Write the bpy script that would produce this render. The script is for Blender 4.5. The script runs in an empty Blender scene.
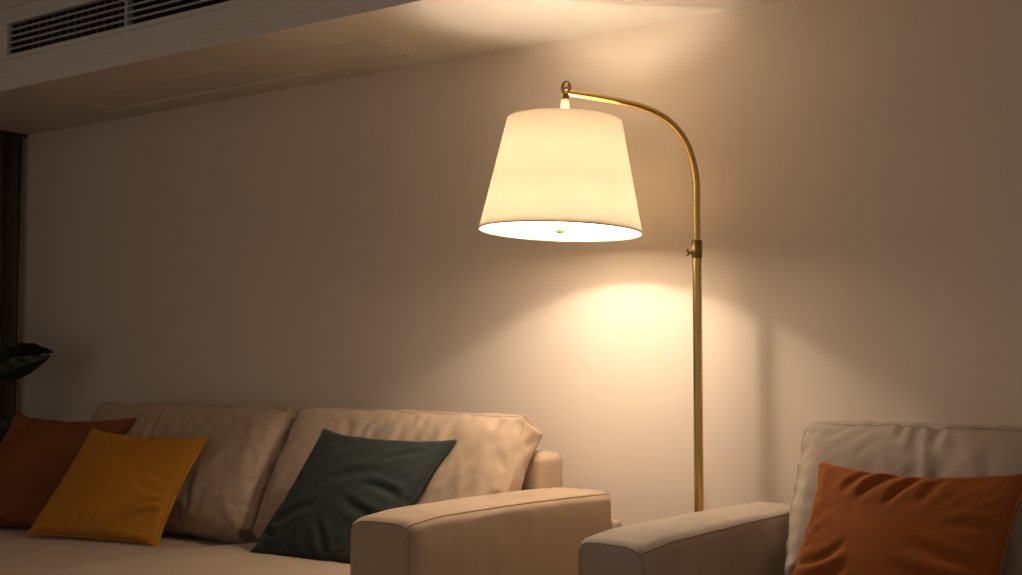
import bpy, bmesh, math, random
import numpy as np
from mathutils import Vector, Matrix, Quaternion

# ---------------------------------------------------------------- camera
scene = bpy.context.scene
col = scene.collection
PITCH = math.atan((357.0 - 287.5) / 1250.0)
YAW = math.radians(35.8)
cam_data = bpy.data.cameras.new('camera')
cam_data.sensor_fit = 'HORIZONTAL'
cam_data.sensor_width = 36.0
cam_data.lens = 36.0 * 1250.0 / 1022.0
cam_data.clip_start = 0.05
cam = bpy.data.objects.new('camera', cam_data)
cam.location = (0, -3.95, 1.0)
cam.rotation_euler = (math.pi / 2 + PITCH, 0, YAW)
col.objects.link(cam)
scene.camera = cam

# ---------------------------------------------------------------- world: weak dusk light of the open side of the room
world = bpy.data.worlds.new('dusk_room_light')
scene.world = world
world.use_nodes = True
bg = world.node_tree.nodes['Background']
bg.inputs[0].default_value = (1.0, 0.87, 0.76, 1)
bg.inputs[1].default_value = 0.265

# ---------------------------------------------------------------- exposure
vs = scene.view_settings
vs.view_transform = 'Standard'
vs.look = 'None'
vs.exposure = 0.0
vs.gamma = 1.0
vs.use_curve_mapping = False
BULB_W = 84.0
ADDED_DOWN_W = 9.5

rng = np.random.RandomState(7)
random.seed(7)

# ---------------------------------------------------------------- materials
def srgb(r, g, b):
    f = lambda c: (c / 255.0 / 12.92) if c / 255.0 <= 0.04045 else ((c / 255.0 + 0.055) / 1.055) ** 2.4
    return (f(r), f(g), f(b), 1.0)

def material(name, color, rough=0.6, metal=0.0, sheen=0.0, bump=None, vary=None, coords='Object', sheen_rough=0.4, spec=0.5, sheen_tint=None):
    m = bpy.data.materials.new(name)
    m.use_nodes = True
    nt = m.node_tree
    b = nt.nodes['Principled BSDF']
    b.inputs['Base Color'].default_value = color
    b.inputs['Roughness'].default_value = rough
    b.inputs['Metallic'].default_value = metal
    b.inputs['Specular IOR Level'].default_value = spec
    b.inputs['Sheen Weight'].default_value = sheen
    b.inputs['Sheen Roughness'].default_value = sheen_rough
    if sheen_tint: b.inputs['Sheen Tint'].default_value = sheen_tint
    tc = nt.nodes.new('ShaderNodeTexCoord')
    if vary:                                    # (scale, amount)
        n = nt.nodes.new('ShaderNodeTexNoise'); n.inputs['Scale'].default_value = vary[0]
        n.inputs['Detail'].default_value = 5
        nt.links.new(tc.outputs[coords], n.inputs['Vector'])
        mx = nt.nodes.new('ShaderNodeMix'); mx.data_type = 'RGBA'
        a = vary[1]
        mx.inputs[6].default_value = tuple(c * (1 - a) for c in color[:3]) + (1,)
        mx.inputs[7].default_value = tuple(min(1, c * (1 + a)) for c in color[:3]) + (1,)
        nt.links.new(n.outputs['Fac'], mx.inputs[0])
        nt.links.new(mx.outputs[2], b.inputs['Base Color'])
    last = None
    for sc, st, di in (bump or []):             # (scale, strength, distance)
        n = nt.nodes.new('ShaderNodeTexNoise'); n.inputs['Scale'].default_value = sc
        n.inputs['Detail'].default_value = 3
        nt.links.new(tc.outputs[coords], n.inputs['Vector'])
        bp = nt.nodes.new('ShaderNodeBump')
        bp.inputs['Strength'].default_value = st; bp.inputs['Distance'].default_value = di
        nt.links.new(n.outputs['Fac'], bp.inputs['Height'])
        if last: nt.links.new(last.outputs[0], bp.inputs['Normal'])
        last = bp
    if last: nt.links.new(last.outputs[0], b.inputs['Normal'])
    return m

WALL = material('wall_plaster', (0.80, 0.685, 0.575, 1), 0.85, bump=[(60, 0.12, 0.004), (3, 0.1, 0.01)], vary=(1.3, 0.025), spec=0.25)
CEIL = material('ceiling_paint', (0.76, 0.69, 0.60, 1), 0.85, bump=[(50, 0.1, 0.003)], spec=0.25)
TRIMM = material('trim_paint', (0.76, 0.70, 0.63, 1), 0.55, spec=0.4)
VENTM = material('vent_metal_paint', (0.50, 0.46, 0.42, 1), 0.45)
VANEM = material('vane_metal', (0.16, 0.14, 0.125, 1), 0.5)
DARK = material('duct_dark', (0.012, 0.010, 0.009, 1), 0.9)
FLOORM = material('floor_wood', (0.23, 0.15, 0.095, 1), 0.45, vary=(6, 0.25), bump=[(30, 0.1, 0.004)])
SOFA = material('beige_suede', (0.47, 0.345, 0.242, 1), 0.9, sheen=0.2, vary=(9, 0.10), bump=[(420, 0.25, 0.0012), (14, 0.12, 0.012)], spec=0.2)
PIPE = material('beige_seam', (0.40, 0.28, 0.19, 1), 0.9, spec=0.2)
ARMC = material('grey_beige_linen', (0.47, 0.38, 0.30, 1), 0.9, sheen=0.2, vary=(9, 0.10), bump=[(480, 0.3, 0.0012), (14, 0.12, 0.012)], spec=0.2)
ARMPIPE = material('linen_seam', (0.36, 0.27, 0.20, 1), 0.9, spec=0.2)
def velvet(name, c, sh):
    return material(name, c, 0.85, sheen=sh, sheen_rough=0.35, vary=(7, 0.16), bump=[(300, 0.12, 0.001), (11, 0.22, 0.02)], spec=0.15, sheen_tint=tuple(min(1, x * 2.2 + 0.03) for x in c[:3]) + (1,))
MUSTARD = velvet('mustard_velvet', (0.43, 0.183, 0.018, 1), 0.45)
BROWN = velvet('rust_brown_velvet', (0.20, 0.062, 0.024, 1), 0.3)
GREEN = velvet('dark_green_velvet', (0.040, 0.048, 0.042, 1), 0.8)
RUST = velvet('rust_orange_velvet', (0.32, 0.092, 0.020, 1), 0.5)
BRASS = material('brushed_brass', (0.68, 0.45, 0.15, 1), 0.24, metal=1.0)
BRASSD = material('aged_brass', (0.30, 0.19, 0.07, 1), 0.38, metal=1.0)
KNOBM = material('cream_knob', (0.75, 0.62, 0.42, 1), 0.4)
FINM = material('cream_finial', (0.26, 0.20, 0.10, 1), 0.5)
CURT = material('olive_brown_curtain', (0.085, 0.068, 0.045, 1), 0.95, bump=[(200, 0.2, 0.001)], spec=0.1)
LEAFM = material('leaf_green', (0.022, 0.032, 0.012, 1), 0.32, vary=(12, 0.3))
STEMM = material('stem_green', (0.07, 0.09, 0.03, 1), 0.5)
POTM = material('dark_pot_glaze', (0.035, 0.03, 0.028, 1), 0.35)
SOILM = material('potting_soil', (0.03, 0.02, 0.014, 1), 0.95)
TABLEM = material('dark_table_wood', (0.035, 0.024, 0.018, 1), 0.4, vary=(12, 0.2))
LEGM = material('dark_wood_leg', (0.05, 0.03, 0.02, 1), 0.4)
GRASSY = material('table_top_stone', (0.32, 0.29, 0.26, 1), 0.4)

def fabric_light(name, col_, transl, transp=0.0):
    m = bpy.data.materials.new(name); m.use_nodes = True
    nt = m.node_tree; nt.nodes.clear()
    out = nt.nodes.new('ShaderNodeOutputMaterial')
    d = nt.nodes.new('ShaderNodeBsdfDiffuse'); d.inputs[0].default_value = col_
    t = nt.nodes.new('ShaderNodeBsdfTranslucent'); t.inputs[0].default_value = col_
    tc = nt.nodes.new('ShaderNodeTexCoord')
    n = nt.nodes.new('ShaderNodeTexNoise'); n.inputs['Scale'].default_value = 160
    mp = nt.nodes.new('ShaderNodeMapping'); mp.inputs['Scale'].default_value = (1, 1, 0.25)
    nt.links.new(tc.outputs['Object'], mp.inputs[0]); nt.links.new(mp.outputs[0], n.inputs['Vector'])
    mxc = nt.nodes.new('ShaderNodeMix'); mxc.data_type = 'RGBA'
    mxc.inputs[6].default_value = tuple(c * 0.94 for c in col_[:3]) + (1,)
    mxc.inputs[7].default_value = col_
    nt.links.new(n.outputs['Fac'], mxc.inputs[0])
    nt.links.new(mxc.outputs[2], d.inputs[0]); nt.links.new(mxc.outputs[2], t.inputs[0])
    mx = nt.nodes.new('ShaderNodeMixShader'); mx.inputs[0].default_value = transl
    nt.links.new(d.outputs[0], mx.inputs[1]); nt.links.new(t.outputs[0], mx.inputs[2])
    last = mx
    if transp:
        tr = nt.nodes.new('ShaderNodeBsdfTransparent')
        m2 = nt.nodes.new('ShaderNodeMixShader'); m2.inputs[0].default_value = transp
        nt.links.new(mx.outputs[0], m2.inputs[1]); nt.links.new(tr.outputs[0], m2.inputs[2])
        last = m2
    nt.links.new(last.outputs[0], out.inputs[0])
    return m
SHADE = fabric_light('lamp_shade_linen', (0.88, 0.805, 0.69, 1), 0.32)
TOPDAMP = fabric_light('added_damper_fabric', (0.9, 0.85, 0.75, 1), 0.4, 0.92)  # for the added disc that dims the upward light
DIFFU = fabric_light('lamp_diffuser_acrylic', (0.97, 0.94, 0.90, 1), 0.85, 0.66)

# ---------------------------------------------------------------- helpers
def link(name, mesh, mat, parent=None, smooth=True):
    o = bpy.data.objects.new(name, mesh)
    col.objects.link(o)
    for m in (mat if isinstance(mat, (list, tuple)) else [mat]):
        mesh.materials.append(m)
    if smooth:
        mesh.polygons.foreach_set('use_smooth', [True] * len(mesh.polygons))
    if parent: o.parent = parent
    return o

def obj_bm(name, bm, mat, parent=None, smooth=False):
    me = bpy.data.meshes.new(name)
    bmesh.ops.recalc_face_normals(bm, faces=bm.faces)
    bm.to_mesh(me); bm.free()
    return link(name, me, mat, parent, smooth)

def tag(o, label=None, cat=None, group=None, kind=None):
    if label: o['label'] = label
    if cat: o['category'] = cat
    if group: o['group'] = group
    if kind: o['kind'] = kind
    return o

def thing(name, label, cat, loc=(0, 0, 0), rz=0.0, group=None):
    o = bpy.data.objects.new(name, None); col.objects.link(o)
    o.empty_display_size = 0.1
    o.location = loc; o.rotation_euler = (0, 0, rz)
    return tag(o, label, cat, group)

def add_box(bm, x0, x1, y0, y1, z0, z1, bevel=0.0, seg=2):
    r = bmesh.ops.create_cube(bm, size=1.0)
    vs_ = r['verts']
    bmesh.ops.scale(bm, vec=(x1 - x0, y1 - y0, z1 - z0), verts=vs_)
    bmesh.ops.translate(bm, vec=((x0 + x1) / 2, (y0 + y1) / 2, (z0 + z1) / 2), verts=vs_)
    if bevel:
        es = list({e for v in vs_ for e in v.link_edges})
        bmesh.ops.bevel(bm, geom=es, offset=bevel, segments=seg, profile=0.5, affect='EDGES')

def add_lathe(bm, prof, center=(0, 0, 0), seg=48, cap=True):
    rings = []
    for r, z in prof:
        if r < 1e-6:
            rings.append([bm.verts.new((center[0], center[1], center[2] + z))])
        else:
            rings.append([bm.verts.new((center[0] + r * math.cos(2 * math.pi * k / seg), center[1] + r * math.sin(2 * math.pi * k / seg), center[2] + z)) for k in range(seg)])
    for a, b in zip(rings[:-1], rings[1:]):
        for k in range(seg):
            k2 = (k + 1) % seg
            if len(a) == 1 and len(b) == 1: continue
            if len(a) == 1: bm.faces.new((a[0], b[k2], b[k]))
            elif len(b) == 1: bm.faces.new((a[k], a[k2], b[0]))
            else: bm.faces.new((a[k], a[k2], b[k2], b[k]))
    if cap:
        if len(rings[0]) > 1: bm.faces.new(rings[0][::-1])
        if len(rings[-1]) > 1: bm.faces.new(rings[-1])

def add_tube(bm, pts, r, seg=16, cap=True, closed=False):
    pts = [Vector(p) for p in pts]
    n = len(pts)
    rr = r if isinstance(r, (list, tuple)) else [r] * n
    tans = []
    for i in range(n):
        if closed: t = pts[(i + 1) % n] - pts[i - 1]
        else: t = pts[min(i + 1, n - 1)] - pts[max(i - 1, 0)]
        tans.append(t.normalized())
    up = Vector((0, 0, 1)) if abs(tans[0].z) < 0.9 else Vector((1, 0, 0))
    nrm = (up - tans[0] * up.dot(tans[0])).normalized()
    rings = []
    for i in range(n):
        nrm = (nrm - tans[i] * nrm.dot(tans[i]))
        nrm.normalize()
        bn = tans[i].cross(nrm)
        rings.append([bm.verts.new(pts[i] + (nrm * math.cos(2 * math.pi * k / seg) + bn * math.sin(2 * math.pi * k / seg)) * rr[i]) for k in range(seg)])
    m = n if closed else n - 1
    for i in range(m):
        a, b = rings[i], rings[(i + 1) % n]
        off = 0
        if closed and i == n - 1:
            off = min(range(seg), key=lambda s: (a[0].co - b[s].co).length)
        for k in range(seg):
            bm.faces.new((a[k], a[(k + 1) % seg], b[(k + 1 + off) % seg], b[(k + off) % seg]))
    if cap and not closed:
        bm.faces.new(rings[0][::-1]); bm.faces.new(rings[-1])

def catmull(P, n=8):
    P = [Vector(p) for p in P]
    Q = [P[0] * 2 - P[1]] + P + [P[-1] * 2 - P[-2]]
    out = []
    for i in range(1, len(Q) - 2):
        for k in range(n):
            t = k / n
            a, b, c, d = Q[i - 1], Q[i], Q[i + 1], Q[i + 2]
            out.append(0.5 * ((2 * b) + (c - a) * t + (2 * a - 5 * b + 4 * c - d) * t * t + (3 * b - a - 3 * c + d) * t ** 3))
    out.append(P[-1])
    return out

# ---------------------------------------------------------------- cloth: an upholstered form is inflated from its cut panels
def spacing(h, step, r):
    """coordinates from -h to h, finer in the rounded ends"""
    if r <= 0:
        n = max(2, int(round(2 * h / step)))
        return list(np.linspace(-h, h, n + 1))
    k = 3
    inner = list(np.linspace(-(h - r), h - r, max(2, int(round(2 * (h - r) / step))) + 1))
    end = [-(h - r) - r * (1 - math.cos(math.pi / 2 * (k - i) / k)) if False else -(h - r) - r * math.sin(math.pi / 2 * (k - i) / k) for i in range(k)]
    # at the edge itself the tangent of the arc: use tan so that arc steps are equal
    end = [-(h - r) - r * math.tan(math.pi / 4 * (k - i) / k) for i in range(k)]
    return end + inner + [-e for e in end[::-1]]

def grid_form(w, d, h, step, r, rc=0.0):
    """closed shell of a box w x d x h (d may be 0 = two sheets sewn together)"""
    X = spacing(w / 2, step, r); Z = spacing(h / 2, step, r)
    Y = spacing(d / 2, step, r) if d > 0 else [0.0]
    nx, ny, nz = len(X) - 1, len(Y) - 1, len(Z) - 1
    idx = {}; pos = []; key = []
    def vid(i, j, k, side=0):
        kk = (i, j, k, side)
        if kk not in idx:
            idx[kk] = len(pos); pos.append((X[i], Y[j], Z[k])); key.append(kk)
        return idx[kk]
    quads = []; panel = []
    if d > 0:
        V = lambda i, j, k: vid(i, j, k)
        for i in range(nx):
            for k in range(nz):
                quads.append((V(i, 0, k), V(i + 1, 0, k), V(i + 1, 0, k + 1), V(i, 0, k + 1))); panel.append(0)
                quads.append((V(i, ny, k), V(i, ny, k + 1), V(i + 1, ny, k + 1), V(i + 1, ny, k))); panel.append(1)
        for i in range(nx):
            for j in range(ny):
                quads.append((V(i, j, 0), V(i, j + 1, 0), V(i + 1, j + 1, 0), V(i + 1, j, 0))); panel.append(2)
                quads.append((V(i, j, nz), V(i + 1, j, nz), V(i + 1, j + 1, nz), V(i, j + 1, nz))); panel.append(3)
        for j in range(ny):
            for k in range(nz):
                quads.append((V(0, j, k), V(0, j, k + 1), V(0, j + 1, k + 1), V(0, j + 1, k))); panel.append(4)
                quads.append((V(nx, j, k), V(nx, j + 1, k), V(nx, j + 1, k + 1), V(nx, j, k + 1))); panel.append(5)
    else:
        def V(i, k, s):
            if i in (0, nx) or k in (0, nz): s = 0
            return vid(i, 0, k, s)
        for i in range(nx):
            for k in range(nz):
                quads.append((V(i, k, 0), V(i + 1, k, 0), V(i + 1, k + 1, 0), V(i, k + 1, 0))); panel.append(0)
                quads.append((V(i, k, 1), V(i, k + 1, 1), V(i + 1, k + 1, 1), V(i + 1, k, 1))); panel.append(1)
    x = np.array(pos, float)
    if rc > 0:
        h2 = np.array([w, h]) / 2
        xz = x[:, [0, 2]]; q = np.clip(xz, -(h2 - rc), h2 - rc); dd = xz - q
        m = np.abs(dd).max(1); Ln = np.hypot(dd[:, 0], dd[:, 1])
        k = np.where((np.abs(dd) > 1e-9).all(1), m / np.maximum(Ln, 1e-9), 1.0)
        x[:, [0, 2]] = q + dd * k[:, None]
    if r > 0 and d > 0:
        hh = np.array([w, d, h]) / 2
        q = np.clip(x, -(hh - r), hh - r); dd = x - q
        L = np.linalg.norm(dd, axis=1, keepdims=True)
        x = np.where(L > 1e-9, q + r * dd / np.maximum(L, 1e-9), x)
    return x, np.array(quads), np.array(panel), key, (nx, ny, nz)

def pucker_offset(p, key, dims, w, d, h, pk, rs):
    """gathers that run from the sewn edges into the panels"""
    amp, freq, reach = pk
    ph = rs.uniform(0, 6.28, (6, 6)); fr = rs.uniform(0.55, 1.5, (6, 6))
    def wave(c, k):
        v = sum(np.sin(c * freq * fr[k, m] + ph[k, m]) for m in range(3)) / 1.7
        e = 0.55 + 0.45 * np.sin(c * freq * 0.23 * fr[k, 4] + ph[k, 5])
        return (0.35 - np.abs(v) ** 0.7) * e
    skew = p[:, 2] * 0.25
    out = np.zeros(len(p))
    top = h / 2 - p[:, 2]; bot = h / 2 + p[:, 2]; lf = w / 2 + p[:, 0]; rg = w / 2 - p[:, 0]
    facing = np.array([1.0 if (k[1] in (0, dims[1])) else 0.5 for k in key])
    for k, (dist, c, g) in enumerate(((top, p[:, 0] + skew, 1.0), (bot, p[:, 0] - skew, 0.8), (lf, p[:, 2] + p[:, 0] * 0.2, 1.0), (rg, p[:, 2] - p[:, 0] * 0.2, 1.0))):
        lam = reach * (1.0 + 0.6 * np.sin(c * freq * 0.31 + ph[k, 3]))
        out += amp * g * np.exp(-np.maximum(dist, 0) / lam) * (1 - np.exp(-np.maximum(dist, 0) / 0.014)) * wave(c, k) * facing
    return out

def cloth_form(w, d, h, step, r=0.0, rc=0.0, pull=0.0, pucker=None, vol=1.1, shrink=0.96, full=1.0, iters=110, seed=1, noise=0.003, seam_panels=None, bend=0.10, sub=5, square=0.0):
    x, quads, panel, key, dims = grid_form(w, d, h, step, r, rc)
    rs = np.random.RandomState(seed)
    N = len(x)
    emap = {}
    for qi, q in enumerate(quads):
        for a in range(4):
            u, v = q[a], q[(a + 1) % 4]
            emap.setdefault((min(u, v), max(u, v)), []).append((qi, a))
    E, seam = [], []
    B = []
    for (u, v), fs in emap.items():
        s = len(fs) == 2 and panel[fs[0][0]] != panel[fs[1][0]]
        E.append((u, v)); seam.append(s)
        if len(fs) == 2 and not s:
            def opp(f, vert):
                q = list(quads[f[0]]); i = q.index(vert)
                n1, n2 = q[(i + 1) % 4], q[(i - 1) % 4]
                return n1 if n1 not in (u, v) else n2
            B.append((opp(fs[0], u), opp(fs[1], u)))
    E = np.array(E); seam = np.array(seam)
    D = np.concatenate([quads[:, [0, 2]], quads[:, [1, 3]]])
    B = np.array(B); B = B[B[:, 0] != B[:, 1]]
    L = lambda e: np.linalg.norm(x[e[:, 0]] - x[e[:, 1]], axis=1)
    le = L(E) * full; le[seam] = L(E[seam]) * shrink
    con = np.concatenate([E, D, B])
    rest = np.concatenate([le, L(D) * full, L(B) * full])
    stiff = np.concatenate([np.ones(len(E)), np.full(len(D), 0.35), np.full(len(B), bend)])
    cnt = np.bincount(con.ravel(), weights=np.repeat(stiff, 2), minlength=N)
    tri = np.concatenate([quads[:, [0, 1, 2]], quads[:, [0, 2, 3]]])
    I, J = con[:, 0], con[:, 1]
    def volume(x):
        a, b, c = x[tri[:, 0]], x[tri[:, 1]], x[tri[:, 2]]
        return np.einsum('ij,ij->i', a, np.cross(b, c)).sum() / 6
    Vt = vol * (w * d * h) if d > 0 else vol
    # smooth random start
    x = x + rs.normal(0, noise, x.shape)
    if d == 0:
        fx = np.array([(1 - (2 * p[0] / w) ** 2) * (1 - (2 * p[2] / h) ** 2) for p in x])
        sgn = np.array([(-1 if k[3] == 0 else 1) if (k[0] not in (0, dims[0]) and k[2] not in (0, dims[2])) else 0 for k in key])
        x[:, 1] += sgn * (0.02 + 0.05 * fx)
    vel = np.zeros_like(x)
    pins = None
    if pull:
        pins = np.array([i for i, k in enumerate(key) if k[0] in (0, dims[0]) and k[2] in (0, dims[2])])
        ppos = np.array([[p[0] * (1 - pull), 0, p[2] * (1 - pull)] for p in grid_form(w, d, h, step, r)[0][pins]])
    for it in range(iters):
        a, b, c = x[tri[:, 0]], x[tri[:, 1]], x[tri[:, 2]]
        nf = np.cross(b - a, c - a) / 6
        nv = np.stack([np.bincount(tri.ravel(), weights=np.repeat(nf[:, m], 3), minlength=N) for m in range(3)], 1)
        V = volume(x)
        lam = (Vt - V) / max((nv * nv).sum(), 1e-12)
        lam = float(np.clip(lam, -60, 60)) * 0.5
        xo = x.copy()
        x = x + vel * 0.85 + nv * lam
        for s in range(sub):
            dv = x[J] - x[I]
            ln = np.sqrt((dv * dv).sum(1)) + 1e-12
            corr = (stiff * 0.5 * (ln - rest) / ln)[:, None] * dv
            for m in range(3):
                acc = np.bincount(I, weights=corr[:, m], minlength=N) - np.bincount(J, weights=corr[:, m], minlength=N)
                x[:, m] += 1.6 * acc / cnt
            if pins is not None: x[pins] += (ppos - x[pins]) * min(1.0, it / 30 + 0.1)
        vel = np.clip(x - xo, -0.01, 0.01)
    if pucker:
        x += pucker_offset(grid_form(w, d, h, step, r, rc)[0], key, dims, w, d, h, pucker, rs)[:, None] * smooth_normals(x, quads)
    x -= (x.max(0) + x.min(0)) / 2
    # seam loops as ordered polylines, one per panel given
    loops = []
    for p in (seam_panels if seam_panels is not None else ([0] if d > 0 else [0])):
        es = {}
        for (u, v), fs in emap.items():
            ps = {panel[f[0]] for f in fs}
            if p in ps and len(ps) == 2:
                es.setdefault(u, []).append(v); es.setdefault(v, []).append(u)
        if not es: continue
        st = next(iter(es)); lp = [st]; prev = None; cur = st
        while True:
            nx_ = [q for q in es[cur] if q != prev]
            if not nx_: break
            prev, cur = cur, nx_[0]
            if cur == st: break
            lp.append(cur)
            if len(lp) > 5000: break
        loops.append(lp)
    return dict(x=x, quads=quads, loops=loops, w=w, d=d, h=h, key=key, dims=dims)

def smooth_normals(x, quads):
    n = np.zeros_like(x)
    fn = np.cross(x[quads[:, 2]] - x[quads[:, 0]], x[quads[:, 3]] - x[quads[:, 1]])
    for a in range(4):
        for m in range(3):
            n[:, m] += np.bincount(quads[:, a], weights=fn[:, m], minlength=len(x))
    return n / (np.linalg.norm(n, axis=1, keepdims=True) + 1e-12)

def cloth_object(name, form, warp, mat, pmat, parent=None, pipe=0.0022, label=None, pipe_out=0.0):
    """warp: function of the (N,3) local points giving room points"""
    x = warp(form['x'])
    me = bpy.data.meshes.new(name)
    me.from_pydata(x.tolist(), [], [tuple(int(a) for a in q) for q in form['quads']])
    me.update()
    o = link(name, me, mat, parent)
    sd = o.modifiers.new('subdivision', 'SUBSURF'); sd.levels = 1; sd.render_levels = 1
    if pipe and form['loops']:
        nrm = smooth_normals(x, form['quads'])
        for lp in form['loops']:
            bm = bmesh.new()
            add_tube(bm, [tuple(x[i] + nrm[i] * pipe_out) for i in lp], pipe, seg=6, closed=True)
            obj_bm('piping', bm, pmat, o, True)
    return o

# ---------------------------------------------------------------- the setting
def struct(name, bm, mat, parent=None, smooth=False, label=None):
    o = obj_bm(name, bm, mat, parent, smooth)
    if parent is None: o['kind'] = 'structure'
    if label: o['label'] = label
    return o

XL = -6.155
SOF_Z = 2.212
SOF_Y = -0.715
def panel_box(x0, x1, y0, y1, z0, z1, bevel=0.0):
    bm = bmesh.new(); add_box(bm, x0, x1, y0, y1, z0, z1, bevel); return bm
struct('wall_back', panel_box(XL - 0.12, 3.2, 0.0, 0.12, -0.1, 3.0), WALL, label='warm beige plaster wall behind the sofa and lamp')
struct('wall_left', panel_box(XL - 0.12, XL, -4.6, 0.0, -0.1, 3.0), WALL, label='beige side wall behind the dark curtain')
struct('floor', panel_box(XL - 0.12, 3.2, -4.6, 0.12, -0.1, 0.0), FLOORM, label='brown wooden floor under the sofa')
struct('ceiling', panel_box(XL, 3.2, -4.6, SOF_Y - 0.09, 2.72, 2.80), CEIL, label='upper ceiling beyond the dropped soffit')
struct('baseboard_back', panel_box(XL, 3.2, -0.012, 0.0, 0.0, 0.08, 0.003), TRIMM, label='painted baseboard along the beige wall')

# dropped soffit, its underside carries a shallow recessed access panel
def soffit():
    bm = bmesh.new()
    px0, px1, py0, py1 = -5.11, -3.22, -0.43, -0.16     # recess
    X = [XL, px0, px1, 3.2]; Y = [SOF_Y, py0, py1, 0.0]
    g = [[bm.verts.new((x, y, SOF_Z)) for y in Y] for x in X]
    for i in range(3):
        for j in range(3):
            if i == 1 and j == 1: continue
            bm.faces.new((g[i][j], g[i][j + 1], g[i + 1][j + 1], g[i + 1][j]))
    dz = 0.007
    c = [g[1][1], g[1][2], g[2][2], g[2][1]]
    t = [bm.verts.new((v.co.x, v.co.y, SOF_Z + dz)) for v in c]
    for i in range(4):
        bm.faces.new((c[i], c[(i + 1) % 4], t[(i + 1) % 4], t[i]))
    bm.faces.new(t)
    top = [bm.verts.new((x, y, 2.80)) for x, y in ((XL, SOF_Y), (XL, 0), (3.2, 0), (3.2, SOF_Y))]
    bot = [bm.verts.new((x, y, SOF_Z)) for x, y in ((XL, SOF_Y), (XL, 0), (3.2, 0), (3.2, SOF_Y))]
    for i in range(4):
        if i == 3: continue
        bm.faces.new((bot[i], bot[(i + 1) % 4], top[(i + 1) % 4], top[i]))
    bm.faces.new(top)
    bmesh.ops.remove_doubles(bm, verts=bm.verts, dist=1e-5)
    o = struct('trim_1', bm, CEIL, label='dropped ceiling soffit above the sofa')
    # the face towards the room is a board with an opening for the air vent
    VX0, VX1, VZ0, VZ1 = -5.14, -2.63, 2.368, 2.512
    bm = bmesh.new()
    yb = SOF_Y - 0.02
    for (x0, x1, z0, z1) in ((XL, 3.2, SOF_Z - 0.001, VZ0), (XL, 3.2, VZ1, 2.72), (XL, VX0, VZ0, VZ1), (VX1, 3.2, VZ0, VZ1)):
        add_box(bm, x0, x1, yb, SOF_Y, z0, z1)
    obj_bm('soffit_board', bm, TRIMM, o)
    # lower bead
    bm = bmesh.new()
    add_box(bm, XL, 3.2, yb - 0.016, yb, SOF_Z - 0.009, SOF_Z + 0.052, 0.005, 3)
    obj_bm('lower_bead', bm, TRIMM, o)
    # crown moulding where the soffit meets the upper ceiling: stepped profile
    bm = bmesh.new()
    prof = [(0, 2.585), (-0.012, 2.585), (-0.016, 2.605), (-0.03, 2.62), (-0.036, 2.65), (-0.062, 2.68), (-0.075, 2.70), (-0.078, 2.72), (0, 2.72)]
    rows = [[bm.verts.new((x, yb + p[0], p[1])) for p in prof] for x in (XL, 3.2)]
    n = len(prof)
    for i in range(n):
        bm.faces.new((rows[0][i], rows[0][(i + 1) % n], rows[1][(i + 1) % n], rows[1][i]))
    bm.faces.new(rows[0]); bm.faces.new(rows[1][::-1])
    obj_bm('crown_moulding', bm, TRIMM, o)
    # rim bead of the access panel
    bm = bmesh.new()
    w_ = 0.007
    for (x0, x1, y0, y1) in ((px0, px1, py0 - w_, py0), (px0, px1, py1, py1 + w_), (px0 - w_, px0, py0 - w_, py1 + w_), (px1, px1 + w_, py0 - w_, py1 + w_)):
        add_box(bm, x0, x1, y0, y1, SOF_Z - 0.003, SOF_Z + 0.001, 0.001, 1)
    obj_bm('access_panel_rim', bm, CEIL, o)
    return VX0, VX1, VZ0, VZ1, yb
VX0, VX1, VZ0, VZ1, YB = soffit()

# air vent let into the soffit face
vent = thing('air_vent', 'long slotted air conditioning vent in the soffit face', 'air vent', (VX0, YB, VZ0))
def vloc(bm):
    bmesh.ops.translate(bm, vec=(-VX0, -YB, -VZ0), verts=bm.verts); return bm
bm = bmesh.new()
fw = 0.022
for (x0, x1, z0, z1) in ((VX0 - fw, VX1 + fw, VZ0 - fw, VZ0), (VX0 - fw, VX1 + fw, VZ1, VZ1 + fw), (VX0 - fw, VX0, VZ0, VZ1), (VX1, VX1 + fw, VZ0, VZ1)):
    add_box(bm, x0, x1, YB - 0.008, YB, z0, z1, 0.002, 1)
obj_bm('frame', vloc(bm), TRIMM, vent)
bm = bmesh.new()
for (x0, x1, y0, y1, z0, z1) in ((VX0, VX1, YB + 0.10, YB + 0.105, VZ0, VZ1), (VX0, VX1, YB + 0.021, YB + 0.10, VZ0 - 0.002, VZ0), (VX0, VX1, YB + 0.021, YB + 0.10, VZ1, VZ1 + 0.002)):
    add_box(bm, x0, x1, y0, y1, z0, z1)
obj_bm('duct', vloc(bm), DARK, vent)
ns = 5
pitch = (VZ1 - VZ0) / ns
for i in range(ns - 1):
    bm = bmesh.new()
    zc = VZ0 + pitch * (i + 1)
    add_box(bm, VX0, VX1, YB + 0.001, YB + 0.012, zc - 0.0045, zc + 0.0045, 0.002, 1)
    obj_bm('louver', vloc(bm), VENTM, vent)
bm = bmesh.new()
xx = VX0 + 0.85
add_box(bm, xx - 0.008, xx + 0.008, YB, YB + 0.03, VZ0, VZ1)
obj_bm('divider', vloc(bm), VENTM, vent)
# upright vanes in the left section, seen between the louvers
bm = bmesh.new()
x = VX0 + 0.05
while x < xx - 0.03:
    add_box(bm, x - 0.0015, x + 0.0015, YB + 0.022, YB + 0.03, VZ0, VZ1)
    x += 0.052
o = obj_bm('upright_vanes', vloc(bm), VANEM, vent)

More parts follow.
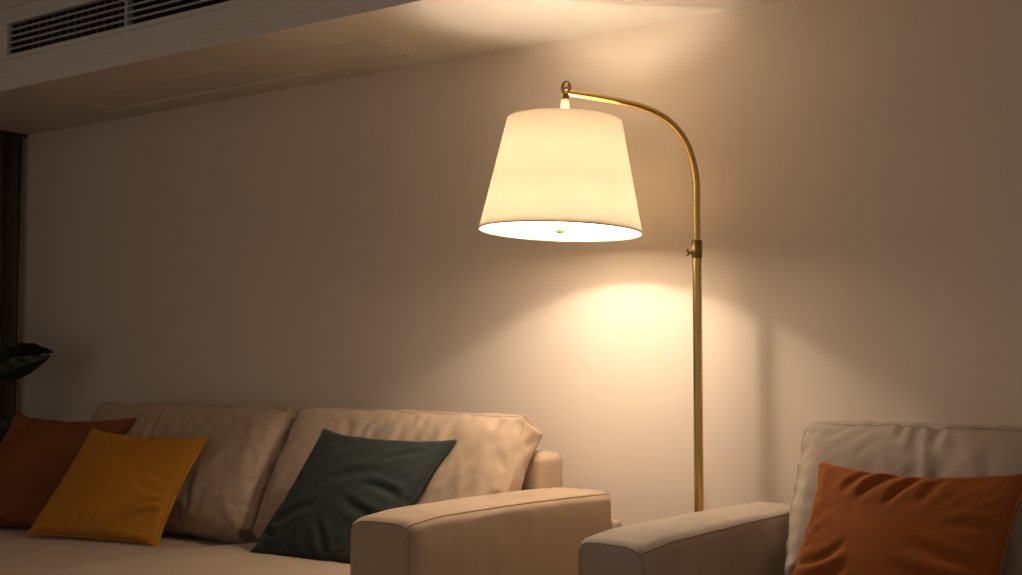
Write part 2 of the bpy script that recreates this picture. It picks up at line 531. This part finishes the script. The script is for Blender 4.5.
# ---------------------------------------------------------------- floor lamp
AX = Vector((-2.284, -0.466, 1.90))          # hinge
PX, PY = -1.955, -0.165
lamp = thing('floor_lamp', 'brass arc floor lamp with a lit cream cone shade', 'floor lamp', (PX, PY, 0))
LO = Vector((PX, PY, 0))
def lobj(name, bm, mat, smooth=True, parent=None):
    bmesh.ops.translate(bm, vec=-LO, verts=bm.verts)
    o = obj_bm(name, bm, mat, parent or lamp, smooth)
    if smooth:
        es = o.modifiers.new('edge_split', 'EDGE_SPLIT'); es.split_angle = math.radians(40)
    return o
bm = bmesh.new()
add_lathe(bm, [(0, 0), (0.132, 0), (0.135, 0.004), (0.135, 0.016), (0.130, 0.021), (0.03, 0.025), (0.022, 0.030), (0.019, 0.05), (0, 0.05)], (PX, PY, 0), 64, cap=False)
lobj('base', bm, BRASS)
bm = bmesh.new(); add_tube(bm, [(PX, PY, 0.04), (PX, PY, 1.34)], 0.0158, 32); lobj('pole', bm, BRASS)
# sliding collar
bm = bmesh.new()
add_lathe(bm, [(0.0160, 0), (0.0178, 0.003), (0.0178, 0.058), (0.0160, 0.062), (0.0125, 0.063)], (PX, PY, 1.332), 32)
lobj('collar', bm, BRASSD)
# wing screw in the collar
bm = bmesh.new()
lat = Vector((-0.811, -0.585, 0))            # to the left along the lamp's own plane
wp = Vector((PX, PY, 1.352)) + lat * 0.016
add_tube(bm, [wp, wp + lat * 0.012], 0.0045, 12)
for s in (-1, 1):
    a = wp + lat * 0.009
    add_tube(bm, [a, a + lat * 0.006 + Vector((0, 0, s * 0.006)), a + lat * 0.008 + Vector((0, 0, s * 0.0125))], [0.003, 0.0042, 0.0026], 10)
lobj('wing_screw', bm, BRASSD)
# upper tube bending over into the arm
pts = [(PX, PY, 1.36), (PX, PY, 1.42), (PX, PY, 1.50), (-1.955, -0.165, 1.59), (-1.962, -0.172, 1.657), (-1.979, -0.187, 1.722), (-2.006, -0.212, 1.776), (-2.041, -0.244, 1.815), (-2.085, -0.284, 1.842), (-2.136, -0.330, 1.859), (-2.199, -0.388, 1.873), (-2.266, -0.450, 1.885), (-2.277, -0.459, 1.888)]
pts = catmull(pts, 6)
bm = bmesh.new()
add_tube(bm, pts, 0.0118, 28); lobj('arm', bm, BRASS)
# hinge: an eye ring with its pin, on a fork stem
along = Vector((0.738, 0.675, 0)).normalized()
nrm_ = Vector((along.y, -along.x, 0))
bm = bmesh.new()
cen = AX + Vector((0, 0, 0.002))
ring = [cen + along * (0.0125 * math.cos(a)) + Vector((0, 0, 0.021 * math.sin(a))) for a in [2 * math.pi * k / 36 for k in range(36)]]
add_tube(bm, ring, 0.0056, 14, closed=True)
add_tube(bm, [cen - Vector((0, 0, 0.020)), cen - Vector((0, 0, 0.036))], [0.010, 0.0125], 20)
lobj('hinge', bm, BRASSD)
bm = bmesh.new()
add_tube(bm, [cen - nrm_ * 0.009, cen - nrm_ * 0.007, cen + nrm_ * 0.007, cen + nrm_ * 0.009], [0.004, 0.0062, 0.0062, 0.004], 16)
lobj('hinge_pin', bm, BRASS)
# everything hanging from the hinge leans slightly with the shade
fh = Vector((-math.sin(YAW), math.cos(YAW), 0)); rt = Vector((math.cos(YAW), math.sin(YAW), 0))
down = (Vector((0, 0, -1)) - rt * 0.040 - fh * 0.018).normalized()
qrot = Vector((0, 0, -1)).rotation_difference(down)
hang = cen - Vector((0, 0, 0.036)) - rt * 0.003
def hung(bm):
    for v in bm.verts:
        v.co = hang + qrot @ v.co
    return bm
bm = bmesh.new(); add_lathe(bm, [(0.0115, 0), (0.0145, -0.003), (0.0150, -0.034), (0.0135, -0.036)], seg=32)
lobj('socket_cap', hung(bm), KNOBM)
bm = bmesh.new(); add_lathe(bm, [(0.006, -0.034), (0.006, -0.15), (0.019, -0.152), (0.021, -0.215), (0.017, -0.222)], seg=24)
lobj('socket', hung(bm), BRASSD)
ST, SB = -0.074, -0.449                       # shade top and bottom along the axis
RT, RB = 0.193, 0.2725
bm = bmesh.new(); add_lathe(bm, [(RT, ST), (RB, SB), (RB - 0.0015, SB), (RT - 0.0015, ST), (RT, ST)], seg=96, cap=False)
shade = lobj('lamp_shade', hung(bm), SHADE)
shade['label'] = 'lit cream fabric cone shade'
for nm, rr, zz in (('shade_rim', RB, SB),):
    bm = bmesh.new(); add_tube(bm, [(rr * math.cos(2 * math.pi * k / 96), rr * math.sin(2 * math.pi * k / 96), zz) for k in range(96)], 0.0025, 8, closed=True)
    RIMM = bpy.data.materials.get('shade_trim') or material('shade_trim', (0.50, 0.40, 0.30, 1), 0.8)
    o = lobj(nm, hung(bm), RIMM, parent=shade)
# spider that carries the shade from the socket
bm = bmesh.new()
for k in range(3):
    a = 2 * math.pi * k / 3 + 0.4
    add_tube(bm, [(0.006 * math.cos(a), 0.006 * math.sin(a), ST - 0.012), ((RT - 0.004) * math.cos(a), (RT - 0.004) * math.sin(a), ST - 0.003)], 0.002, 8)
lobj('spider', hung(bm), BRASSD, parent=shade)
bm = bmesh.new(); add_lathe(bm, [(0, SB + 0.015), (RB - 0.010, SB + 0.015), (RB - 0.010, SB + 0.0135), (0, SB + 0.0135)], seg=96, cap=False)
d_ = lobj('diffuser', hung(bm), DIFFU)
bm = bmesh.new(); add_lathe(bm, [(0.020, ST - 0.010), (RT - 0.006, ST - 0.010), (RT - 0.006, ST - 0.0112), (0.020, ST - 0.0112), (0.020, ST - 0.010)], seg=96, cap=False)
lobj('added_top_damper', hung(bm), TOPDAMP)  # added disc in the shade's top opening, weakens the light on the ceiling
d_['label'] = 'white glowing diffuser disc'
bm = bmesh.new(); add_lathe(bm, [(0, SB + 0.0132), (0.012, SB + 0.013), (0.017, SB + 0.012), (0.0195, SB + 0.009), (0.018, SB + 0.001), (0.011, SB - 0.006), (0, SB - 0.009)], seg=32, cap=False)
lobj('finial', hung(bm), FINM)
# frosted bulb and its light
BZ = -0.258
bulb_m = bpy.data.materials.new('lit_bulb'); bulb_m.use_nodes = True
nt = bulb_m.node_tree; nt.nodes.clear()
em = nt.nodes.new('ShaderNodeEmission'); em.inputs[0].default_value = (1.0, 0.70, 0.42, 1); em.inputs[1].default_value = 12.0
ou = nt.nodes.new('ShaderNodeOutputMaterial'); nt.links.new(em.outputs[0], ou.inputs[0])
bm = bmesh.new(); add_lathe(bm, [(0.014, -0.222)] + [(0.030 * math.sin(a), BZ + 0.030 * math.cos(a)) for a in np.linspace(0.5, math.pi, 14)], seg=32, cap=False)
bulb = lobj('bulb', hung(bm), bulb_m)
bulb.visible_shadow = True
ld = bpy.data.lights.new('bulb_light', 'POINT')
ld.energy = BULB_W; ld.color = (1.0, 0.85, 0.68); ld.shadow_soft_size = 0.034
lo = bpy.data.objects.new('bulb_light', ld); col.objects.link(lo)
lo.location = hang + qrot @ Vector((0, 0, BZ)) - LO; lo.parent = lamp
# added disk light under the bulb, evens out the cone on the wall
la = bpy.data.lights.new('added_down_light', 'AREA'); la.shape = 'DISK'; la.size = 0.065
la.energy = ADDED_DOWN_W; la.color = ld.color
lb = bpy.data.objects.new('added_down_light', la); col.objects.link(lb)
lb.location = hang + qrot @ Vector((0, 0, BZ - 0.034)) - LO; lb.parent = lamp
lb.rotation_mode = 'QUATERNION'; lb.rotation_quaternion = qrot

# ---------------------------------------------------------------- sofa
def place(origin, R3=None):
    R3 = np.eye(3) if R3 is None else R3
    return lambda x: x @ R3.T + np.array(origin)
def rotx(a):
    c, s = math.cos(a), math.sin(a); return np.array([[1, 0, 0], [0, c, -s], [0, s, c]])
def rotz(a):
    c, s = math.cos(a), math.sin(a); return np.array([[c, -s, 0], [s, c, 0], [0, 0, 1]])

def cushion_warp(x0, x1, yb, zb, yt, zt, form, sag=0.0, droop=0.0):
    """stand a back cushion between bottom centre (yb,zb) and top centre (yt,zt)"""
    h = form['x'][:, 2].max() * 2; w = form['x'][:, 0].max() * 2
    ax = np.array([0, yt - yb, zt - zb]); Ln = np.linalg.norm(ax); ax /= Ln
    nb = np.array([0, ax[2], -ax[1]])
    c = np.array([(x0 + x1) / 2, (yb + yt) / 2, (zb + zt) / 2])
    def f(x):
        u = x[:, 0] * (x1 - x0) / w; v = x[:, 2] * Ln / h
        t = x[:, 1]
        tt = v / (Ln / 2)
        uu = u / ((x1 - x0) / 2)
        P = c + np.outer(u, [1, 0, 0]) + np.outer(v, ax) + np.outer(t, nb)
        P[:, 1] += sag * (tt ** 2 - 0.5)           # slumps into the seat
        P[:, 2] -= droop * uu ** 2 * np.clip(tt, 0, 1)
        return P
    return f

SOFA_O = (-3.73, -0.6, 0)
def rel(fn, o):
    oo = np.array(o)
    return lambda x: fn(x) - oo

def build_seat(name, label, O, rz, fabric, seam, xin0, xin1, n_cush, arm_w, arm_z, arm_y, seat_y0, seat_z, back_z, cush, seeds, extra_shrink=0.95, seat_over=0.0, toe=0.0, arm_bow=0.006, full=1.03, pucker=(0.020, 62, 0.04), crc=0.09):
    """xin0..xin1 = room between the arms; arm_y = (front, back)"""
    root = thing(name, label, name.replace('_', ' '), O, rz)
    R_ = np.array(O)
    inv = rotz(-rz)
    def rel(fn): return lambda x: (fn(x) - R_)
    # arms
    L_ = arm_y[1] - arm_y[0]
    fa = cloth_form(arm_w - 0.012, L_ - 0.01, arm_z - 0.07, 0.026, r=0.034, rc=0.065, vol=1.018, shrink=0.985, full=1.004, iters=45, seed=seeds[0], noise=0.0012, seam_panels=[0, 4, 5], bend=0.6)
    for side in (0, 1):
        cx = xin0 - arm_w / 2 if side == 0 else xin1 + arm_w / 2
        def wf(x, cx=cx, side=side):
            y = x.copy()
            if side == 0: y[:, 0] *= 1.0
            t = np.clip(y[:, 2] / ((arm_z - 0.07) / 2), -1, 1)
            yy = y[:, 1] / (L_ / 2)
            y[:, 2] += arm_bow * np.clip(t, 0, 1) * (1 - yy ** 2)               # arm top bows slightly
            k = (1 - yy) / 2                                                     # arms toe in to the front
            tl = np.clip(-y[:, 0] / (arm_w / 2), 0, 1) if side else np.clip(y[:, 0] / (arm_w / 2), 0, 1)
            y[:, 0] += (-1 if side else 1) * toe * k * (0.5 + 0.5 * (1 if side else 1)) * 1.0
            y[:, 2] -= 0.016 * np.clip(t, 0, 1) * tl ** 3 * np.clip(k * 1.4 - 0.3, 0, 1)
            y[:, 2] -= 0.012 * np.clip(t, 0, 1) * np.clip(-yy - 0.72, 0, 1) / 0.28
            return y + np.array([cx, (arm_y[0] + arm_y[1]) / 2, 0.07 + (arm_z - 0.07) / 2])
        cloth_object('arm', fa, rel(wf), fabric, seam, root, pipe=0.0019)
    # back frame
    bx0, bx1 = xin0 - 0.01, xin1 + 0.040
    fb = cloth_form(bx1 - bx0, 0.15, back_z - 0.07, 0.03, r=0.035, vol=1.02, shrink=0.985, full=1.004, iters=40, seed=seeds[1], noise=0.0012, seam_panels=[], rc=0.04, bend=0.5)
    cloth_object('back_frame', fb, rel(place(((bx0 + bx1) / 2, arm_y[1] + 0.012 - 0.075, 0.07 + (back_z - 0.07) / 2))), fabric, seam, root, pipe=0.002)
    # lower back panel behind the arms
    bm = bmesh.new(); add_box(bm, xin0 - arm_w - 0.005, xin1 + arm_w + 0.008, arm_y[1] - 0.02, arm_y[1] + 0.03, 0.07, arm_z - 0.105, 0.014, 3)
    bmesh.ops.translate(bm, vec=(-O[0], -O[1], -O[2]), verts=bm.verts)
    obj_bm('rear_panel', bm, fabric, root, True)
    # base rail
    bm = bmesh.new(); add_box(bm, xin0 - arm_w + 0.02, xin1 + arm_w - 0.02, arm_y[0] + 0.03, arm_y[1] - 0.02, 0.055, 0.105, 0.006, 2)
    if seat_y0 < arm_y[0]:
        add_box(bm, xin0 + 0.01, xin1 - 0.01, seat_y0 + 0.03, arm_y[0] + 0.031, 0.055, 0.105, 0.006, 2)
    bmesh.ops.translate(bm, vec=(-O[0], -O[1], -O[2]), verts=bm.verts)
    obj_bm('base_rail', bm, fabric, root, False)
    # legs
    for lx in (xin0 - arm_w + 0.08, xin1 + arm_w - 0.08):
        for ly in (arm_y[0] + 0.09, arm_y[1] - 0.09):
            bm = bmesh.new(); add_lathe(bm, [(0.018, 0), (0.026, 0.056)], (lx - O[0], ly - O[1], 0), 20)
            obj_bm('leg', bm, LEGM, root, True)
    # seat cushions
    n = n_cush
    wseat = (xin1 - xin0) / n
    sd = seat_y0
    fs = cloth_form(wseat - 0.034, (arm_y[1] - 0.15) - sd, seat_z - 0.100, 0.036, r=0.058, rc=0.07, vol=1.28, shrink=0.955, full=1.012, iters=80, seed=seeds[2], noise=0.002, seam_panels=[3], bend=0.3)
    for i in range(n):
        cx = xin0 + wseat * (i + 0.5)
        zc = 0.10 + (seat_z - 0.10) / 2
        def ws(x, cx=cx, i=i):
            y = x.copy()
            if i % 2: y[:, 0] *= -1.0
            hi = np.clip(y[:, 2] / ((seat_z - 0.1) / 2), 0, 1)
            uu = y[:, 0] / (wseat / 2); vv = y[:, 1] / (((arm_y[1] - 0.15) - sd) / 2)
            y[:, 2] += (seat_over if i else -0.3 * seat_over) * (0.2 + hi * (1.0 - 0.5 * uu ** 4))
            y[:, 2] -= 0.034 * np.clip(vv, 0, 1) ** 1.3 * hi if n > 1 else 0.0
            return y + np.array([cx, (sd + arm_y[1] - 0.15) / 2, zc])
        f2 = dict(fs)
        if i % 2: f2['quads'] = fs['quads'][:, ::-1]
        cloth_object('seat_cushion', f2, rel(ws), fabric, seam, root, pipe=0.0022)
    # back cushions
    for i in range(n):
        x0, x1, yb, zb, yt, zt, th, hh = cush[i]
        fc = cloth_form(x1 - x0, th, hh, 0.0150, r=0.040, rc=crc, pucker=pucker, vol=1.34, shrink=extra_shrink, full=full, iters=130, seed=seeds[3] + i, noise=0.004, seam_panels=[0, 1], bend=0.07)
        cloth_object('back_cushion', fc, rel(cushion_warp(x0, x1, yb, zb, yt, zt, fc, sag=0.03, droop=0.004)), fabric, seam, root, pipe=0.0014)
    return root

# cushion tuple: x0, x1, y/z of bottom centre, y/z of top centre, gusset width, height
sofa = build_seat('sofa', 'long beige two-seat sofa with loose cushions against the wall', SOFA_O, 0, SOFA, PIPE,
    -5.10, -2.568, 2, 0.262, 0.527, (-1.14, -0.115), -1.50, 0.246, 0.655,
    [(-5.04, -3.735, -0.52, 0.257, -0.235, 0.785, 0.13, 0.58), (-3.725, -2.545, -0.52, 0.257, -0.235, 0.789, 0.13, 0.58)],
    (3, 4, 5, 11), 0.935, seat_over=0.022, toe=0.085, arm_bow=0.008)

CH_O = (-1.15, -0.6, 0)
chair = build_seat('armchair', 'grey-beige armchair with a puckered back cushion at right', CH_O, 0, ARMC, ARMPIPE,
    -1.60, -0.60, 1, 0.243, 0.525, (-1.17, -0.15), -1.16, 0.262, 0.66,
    [(-1.545, -0.61, -0.50, 0.285, -0.33, 0.812, 0.15, 0.58)],
    (23, 24, 25, 31), 0.93, full=1.03, toe=0.045, arm_bow=0.004, pucker=(0.030, 55, 0.065), crc=0.05)
chair.rotation_euler.z = math.radians(-6.0)
# small dark tab standing in for the top corner of the chair's back frame
bm = bmesh.new()
add_box(bm, -0.006, 0.006, -0.003, 0.003, -0.014, 0.014, 0.002, 2)
bmesh.ops.translate(bm, vec=(-1.528 - CH_O[0], -0.30 - CH_O[1], 0.775), verts=bm.verts)
obj_bm('back_frame_tab', bm, DARK, chair, True)

# ---------------------------------------------------------------- throw pillows
def pillow(name, label, TL, TR, BL, BR, mat, pmat, size, vol, seed, dip=(0.06, 0.03, 0.04, 0.04), curl=0.0, full=1.018, folds=()):
    """dip = how far the top, bottom, left and right edges draw in between the corners"""
    f = cloth_form(size, 0, size, size / 62, pull=0.045, vol=vol * size ** 3, shrink=0.975, full=full, iters=170, seed=seed, noise=0.004, bend=0.2)
    TL, TR, BL, BR = map(np.array, (TL, TR, BL, BR))
    key = f['key']; nx, _, nz = f['dims']
    cs = np.array([f['x'][i] for i, kk in enumerate(key) if kk[0] in (0, nx) and kk[2] in (0, nz)])
    cx = np.abs(cs[:, 0]).mean(); cz = np.abs(cs[:, 2]).mean()
    nn = np.cross(TR - BL, TL - BR); nn /= np.linalg.norm(nn)
    if nn[1] > 0: nn = -nn                          # towards the room
    x = f['x']
    u = x[:, 0] / cx; v = x[:, 2] / cz
    fu = np.clip(1 - u ** 2, 0, 1); fv = np.clip(1 - v ** 2, 0, 1)
    u2 = u * (1 - np.where(u < 0, dip[2], dip[3]) * fv * 2 * np.abs(u))
    v2 = v * (1 - np.where(v > 0, dip[0], dip[1]) * fu * 2 * np.abs(v))
    s = (u2 + 1) / 2; t = (v2 + 1) / 2
    P = (np.outer((1 - s) * t, TL) + np.outer(s * t, TR) + np.outer((1 - s) * (1 - t), BL) + np.outer(s * (1 - t), BR))
    P += np.outer(-x[:, 1] + curl * (u ** 2 + v ** 2 - 1), nn)
    fr = x[:, 1] < 0
    dis = np.zeros(len(x))
    for (u0, v0, u1, v1, bow, amp, wd) in folds:
        a = np.array([u0, v0]); b = np.array([u1, v1]); ab = b - a; L2 = ab @ ab
        q = np.stack([u, v], 1) - a
        tt = q @ ab / L2
        dd = (q[:, 0] * ab[1] - q[:, 1] * ab[0]) / math.sqrt(L2) - bow * 4 * tt * (1 - tt)
        env = np.clip(np.sin(np.pi * np.clip(tt, 0, 1)), 0, 1) ** 0.7
        dis += amp * env * (-np.exp(-(dd / wd) ** 2) + 0.75 * np.exp(-((dd - 1.7 * wd) / (1.1 * wd)) ** 2) + 0.4 * np.exp(-((dd + 1.9 * wd) / (1.3 * wd)) ** 2))
    edge = np.clip((1 - np.abs(u)) * 12, 0, 1) * np.clip((1 - np.abs(v)) * 12, 0, 1)
    P += np.outer(np.where(fr, dis * (0.25 + 0.75 * edge), 0), nn)
    base = BL * 0.5 + BR * 0.5
    o = thing(name, label, 'pillow', tuple(base))
    cloth_object('cover', f, lambda _: P - base, mat, pmat, o, pipe=0.0026)
    return o
MUSTP = velvet('mustard_piping', (0.66, 0.32, 0.05, 1), 0.4)
BROWNP = velvet('brown_piping', (0.30, 0.085, 0.03, 1), 0.3)
GREENP = velvet('green_piping', (0.05, 0.075, 0.068, 1), 0.3)
RUSTP = velvet('rust_piping', (0.58, 0.17, 0.04, 1), 0.4)
pillow('throw_pillow', 'dark green velvet pillow leaning on the sofa beside its right arm', (-3.330, -0.53, 0.723), (-2.797, -0.42, 0.697), (-3.425, -0.82, 0.268), (-2.86, -0.78, 0.275), GREEN, GREENP, 0.60, 0.150, 41, (0.03, 0.01, 0.015, 0.02),
       folds=[(0.98, -0.05, 0.25, 0.12, 0.05, 0.010, 0.055), (0.95, -0.35, 0.1, -0.12, -0.04, 0.009, 0.06), (0.55, 0.35, -0.35, 0.1, 0.05, 0.007, 0.08), (-0.1, 0.85, -0.7, 0.45, 0.04, 0.006, 0.07), (-0.2, -0.2, -0.9, -0.55, 0.03, 0.006, 0.07), (0.3, -0.95, -0.1, -0.45, 0.03, 0.008, 0.05), (0.85, 0.75, 0.3, 0.55, 0.02, 0.006, 0.05)])
pillow('throw_pillow', 'mustard yellow velvet pillow in front of the brown one on the sofa', (-4.532, -0.68, 0.692), (-4.040, -0.49, 0.665), (-4.561, -0.955, 0.286), (-4.005, -0.763, 0.260), MUSTARD, MUSTP, 0.58, 0.150, 42, (0.03, 0.0, 0.0, 0.015),
       folds=[(0.35, -0.97, 0.99, -0.45, -0.16, 0.022, 0.055), (0.15, -0.9, 0.92, -0.25, -0.12, 0.014, 0.055), (0.35, -0.05, 0.93, -0.14, 0.03, 0.008, 0.05), (0.2, 0.22, 0.8, 0.12, 0.03, 0.005, 0.06), (-0.12, -0.97, -0.05, -0.5, 0.02, 0.007, 0.04), (-0.32, -0.97, -0.28, -0.6, 0.02, 0.006, 0.04), (0.08, -0.95, 0.2, -0.6, 0.02, 0.006, 0.04), (-0.8, 0.3, -0.1, 0.5, 0.05, 0.004, 0.09)])
pillow('throw_pillow', 'reddish brown pillow behind the mustard one at the sofa left end', (-5.11, -0.66, 0.738), (-4.63, -0.40, 0.722), (-5.10, -0.98, 0.275), (-4.56, -0.80, 0.275), BROWN, BROWNP, 0.58, 0.145, 43, (0.045, 0.02, 0.01, 0.02),
       folds=[(0.05, 0.97, -0.35, 0.55, 0.05, 0.012, 0.06), (0.25, 0.9, 0.5, 0.4, 0.03, 0.007, 0.06), (-0.5, 0.9, -0.2, 0.3, 0.05, 0.005, 0.08)])
pillow('throw_pillow', 'rust orange velvet pillow resting on the armchair', (-1.360, -0.56, 0.698), (-0.814, -0.55, 0.695), (-1.35, -0.93, 0.285), (-0.83, -0.90, 0.285), RUST, RUSTP, 0.59, 0.150, 44, (0.055, 0.02, 0.0, 0.015),
       folds=[(0.12, 0.9, -0.18, 0.38, 0.05, 0.012, 0.045), (-0.12, 0.92, -0.48, 0.45, 0.06, 0.012, 0.05), (-0.36, 0.95, -0.66, 0.55, 0.04, 0.008, 0.045), (0.3, 0.85, 0.15, 0.45, 0.03, 0.008, 0.05), (-0.98, -0.25, -0.45, -0.05, 0.10, 0.012, 0.05), (-0.95, -0.5, -0.35, -0.25, 0.1, 0.009, 0.06), (0.9, -0.15, 0.15, 0.02, -0.06, 0.011, 0.06), (0.85, -0.4, 0.0, -0.25, -0.05, 0.010, 0.06), (0.9, 0.25, 0.4, 0.2, 0.04, 0.006, 0.06)])

# ---------------------------------------------------------------- curtain on the left wall
bm = bmesh.new()
N_ = 160
ys = np.linspace(-0.012, -1.45, N_)
front, back_ = [], []
for i, y in enumerate(ys):
    ph = (y + 0.1) / 0.085 * 2 * math.pi
    xo = XL + 0.042 + 0.024 * math.sin(ph - 0.6) + 0.008 * math.sin(ph * 0.37 + 1)
    front.append((xo, y + 0.010 * math.cos(ph * 0.5)))
rows = []
for z in (0.02, 0.6, 1.2, 1.8, SOF_Z - 0.0125):
    k = 1.0 if z < 2.1 else 0.85
    rows.append([bm.verts.new((XL + 0.042 + (x - XL - 0.042) * k, y if y > SOF_Y or z < 2.3 else y, z)) for x, y in front])
for a, b in zip(rows[:-1], rows[1:]):
    for i in range(N_ - 1):
        bm.faces.new((a[i], a[i + 1], b[i + 1], b[i]))
cur = obj_bm('curtain', bm, CURT, None, True)
so = cur.modifiers.new('thickness', 'SOLIDIFY'); so.thickness = 0.003
tag(cur, 'dark olive brown floor-length curtain in the far left corner', 'curtain')

bm = bmesh.new(); add_box(bm, XL + 0.02, XL + 0.064, -1.50, -0.005, SOF_Z - 0.012, SOF_Z - 0.0005, 0.002, 1)
rail = obj_bm('curtain_rail', bm, LEGM)
tag(rail, 'slim dark rail at the top of the dark corner curtain', 'curtain rail')

# ---------------------------------------------------------------- side table, pot and plant beside the sofa
TX, TY = -5.74, -0.36
tb = thing('side_table', 'dark side table in the left corner beside the sofa', 'side table', (TX, TY, 0))
bm = bmesh.new(); add_lathe(bm, [(0, 0.535), (0.19, 0.535), (0.196, 0.54), (0.196, 0.555), (0.19, 0.56), (0, 0.56)], seg=48, cap=False); obj_bm('table_top', bm, TABLEM, tb, False)
for k in range(3):
    a = 2 * math.pi * k / 3 + 0.5
    bm = bmesh.new(); add_tube(bm, [(0.15 * math.cos(a), 0.15 * math.sin(a), 0), (0.12 * math.cos(a), 0.12 * math.sin(a), 0.536)], [0.010, 0.014], 12)
    obj_bm('leg', bm, TABLEM, tb, True)
bm = bmesh.new(); add_lathe(bm, [(0, 0.24), (0.12, 0.24), (0.12, 0.252), (0, 0.252)], seg=40, cap=False); obj_bm('shelf', bm, TABLEM, tb, False)
pl = thing('potted_plant', 'broad-leaved green plant in a dark pot in the left corner', 'plant', (TX - 0.05, TY, 0.56))
bm = bmesh.new(); add_lathe(bm, [(0, 0), (0.06, 0), (0.075, 0.01), (0.088, 0.09), (0.090, 0.13), (0.084, 0.13), (0.080, 0.11), (0, 0.11)], seg=40, cap=False); obj_bm('pot', bm, POTM, pl, True)
bm = bmesh.new(); add_lathe(bm, [(0, 0.113), (0.04, 0.117), (0.080, 0.111)], seg=32, cap=False); obj_bm('soil', bm, SOILM, pl, True)

def leaf(base, tip, width, arch, roll, up=Vector((0, 0, 1))):
    """broad pointed leaf with midrib, folded slightly along it"""
    base, tip = Vector(base), Vector(tip)
    ax = tip - base; Ln = ax.length; ax.normalize()
    side = ax.cross(up).normalized()
    side = Quaternion(ax, roll) @ side
    nn = side.cross(ax).normalized()
    bm = bmesh.new()
    nu, nv = 22, 8
    g = []
    for i in range(nu + 1):
        t = i / nu
        wv = width * (math.sin(math.pi * t ** 0.82) ** 0.8) * (1 - 0.25 * t) + 0.0008
        c = base + ax * (Ln * t) + nn * (arch * (4 * t * (1 - t)) - 0.25 * arch * t ** 3)
        row = []
        for j in range(-nv, nv + 1):
            s = j / nv
            row.append(bm.verts.new(c + side * (wv * s) + nn * (0.20 * abs(s) * wv + 0.004 * math.sin(t * 26 + abs(s) * 2) * abs(s) - 0.02 * width * (1 - min(1, abs(s) * 6)))))
        g.append(row)
    for i in range(nu):
        for j in range(2 * nv):
            bm.faces.new((g[i][j], g[i + 1][j], g[i + 1][j + 1], g[i][j + 1]))
    return bm
LF = Vector((TX - 0.05, TY, 0.56))
hub = Vector((0, 0, 0.11))
# base of blade, tip, half width, arch, roll  (all relative to the pot)
leaves = [
    ((0.05, -0.05, 0.395), (0.385, 0.08, 0.470), 0.060, 0.050, -0.75),
    ((0.10, -0.07, 0.350), (0.375, 0.06, 0.445), 0.062, -0.020, -1.15),
    ((0.04, -0.06, 0.27), (0.20, -0.10, 0.29), 0.045, 0.02, -0.9),
    ((-0.02, -0.12, 0.42), (-0.02, -0.42, 0.50), 0.065, 0.03, 0.3),
    ((-0.10, -0.05, 0.46), (-0.13, -0.26, 0.70), 0.060, 0.02, 0.2),
    ((0.03, -0.10, 0.36), (0.12, -0.36, 0.38), 0.060, 0.03, 0.0),
    ((-0.06, -0.10, 0.30), (-0.09, -0.33, 0.27), 0.055, 0.03, 0.0),
]
for b, t_, w_, ar, ro in leaves:
    b, t_ = Vector(b), Vector(t_)
    lf = obj_bm('leaf', leaf(b, t_, w_, ar, ro), LEAFM, pl, True)
    s_ = lf.modifiers.new('thickness', 'SOLIDIFY'); s_.thickness = 0.0012
    bm = bmesh.new()
    mid = hub.lerp(b, 0.55) + Vector((0, 0, 0.05))
    add_tube(bm, catmull([hub + Vector((b.x * 0.1, b.y * 0.1, -0.005)), mid, b, b.lerp(t_, 0.12)], 6), 0.0042, 8)
    obj_bm('stem', bm, STEMM, pl, True)
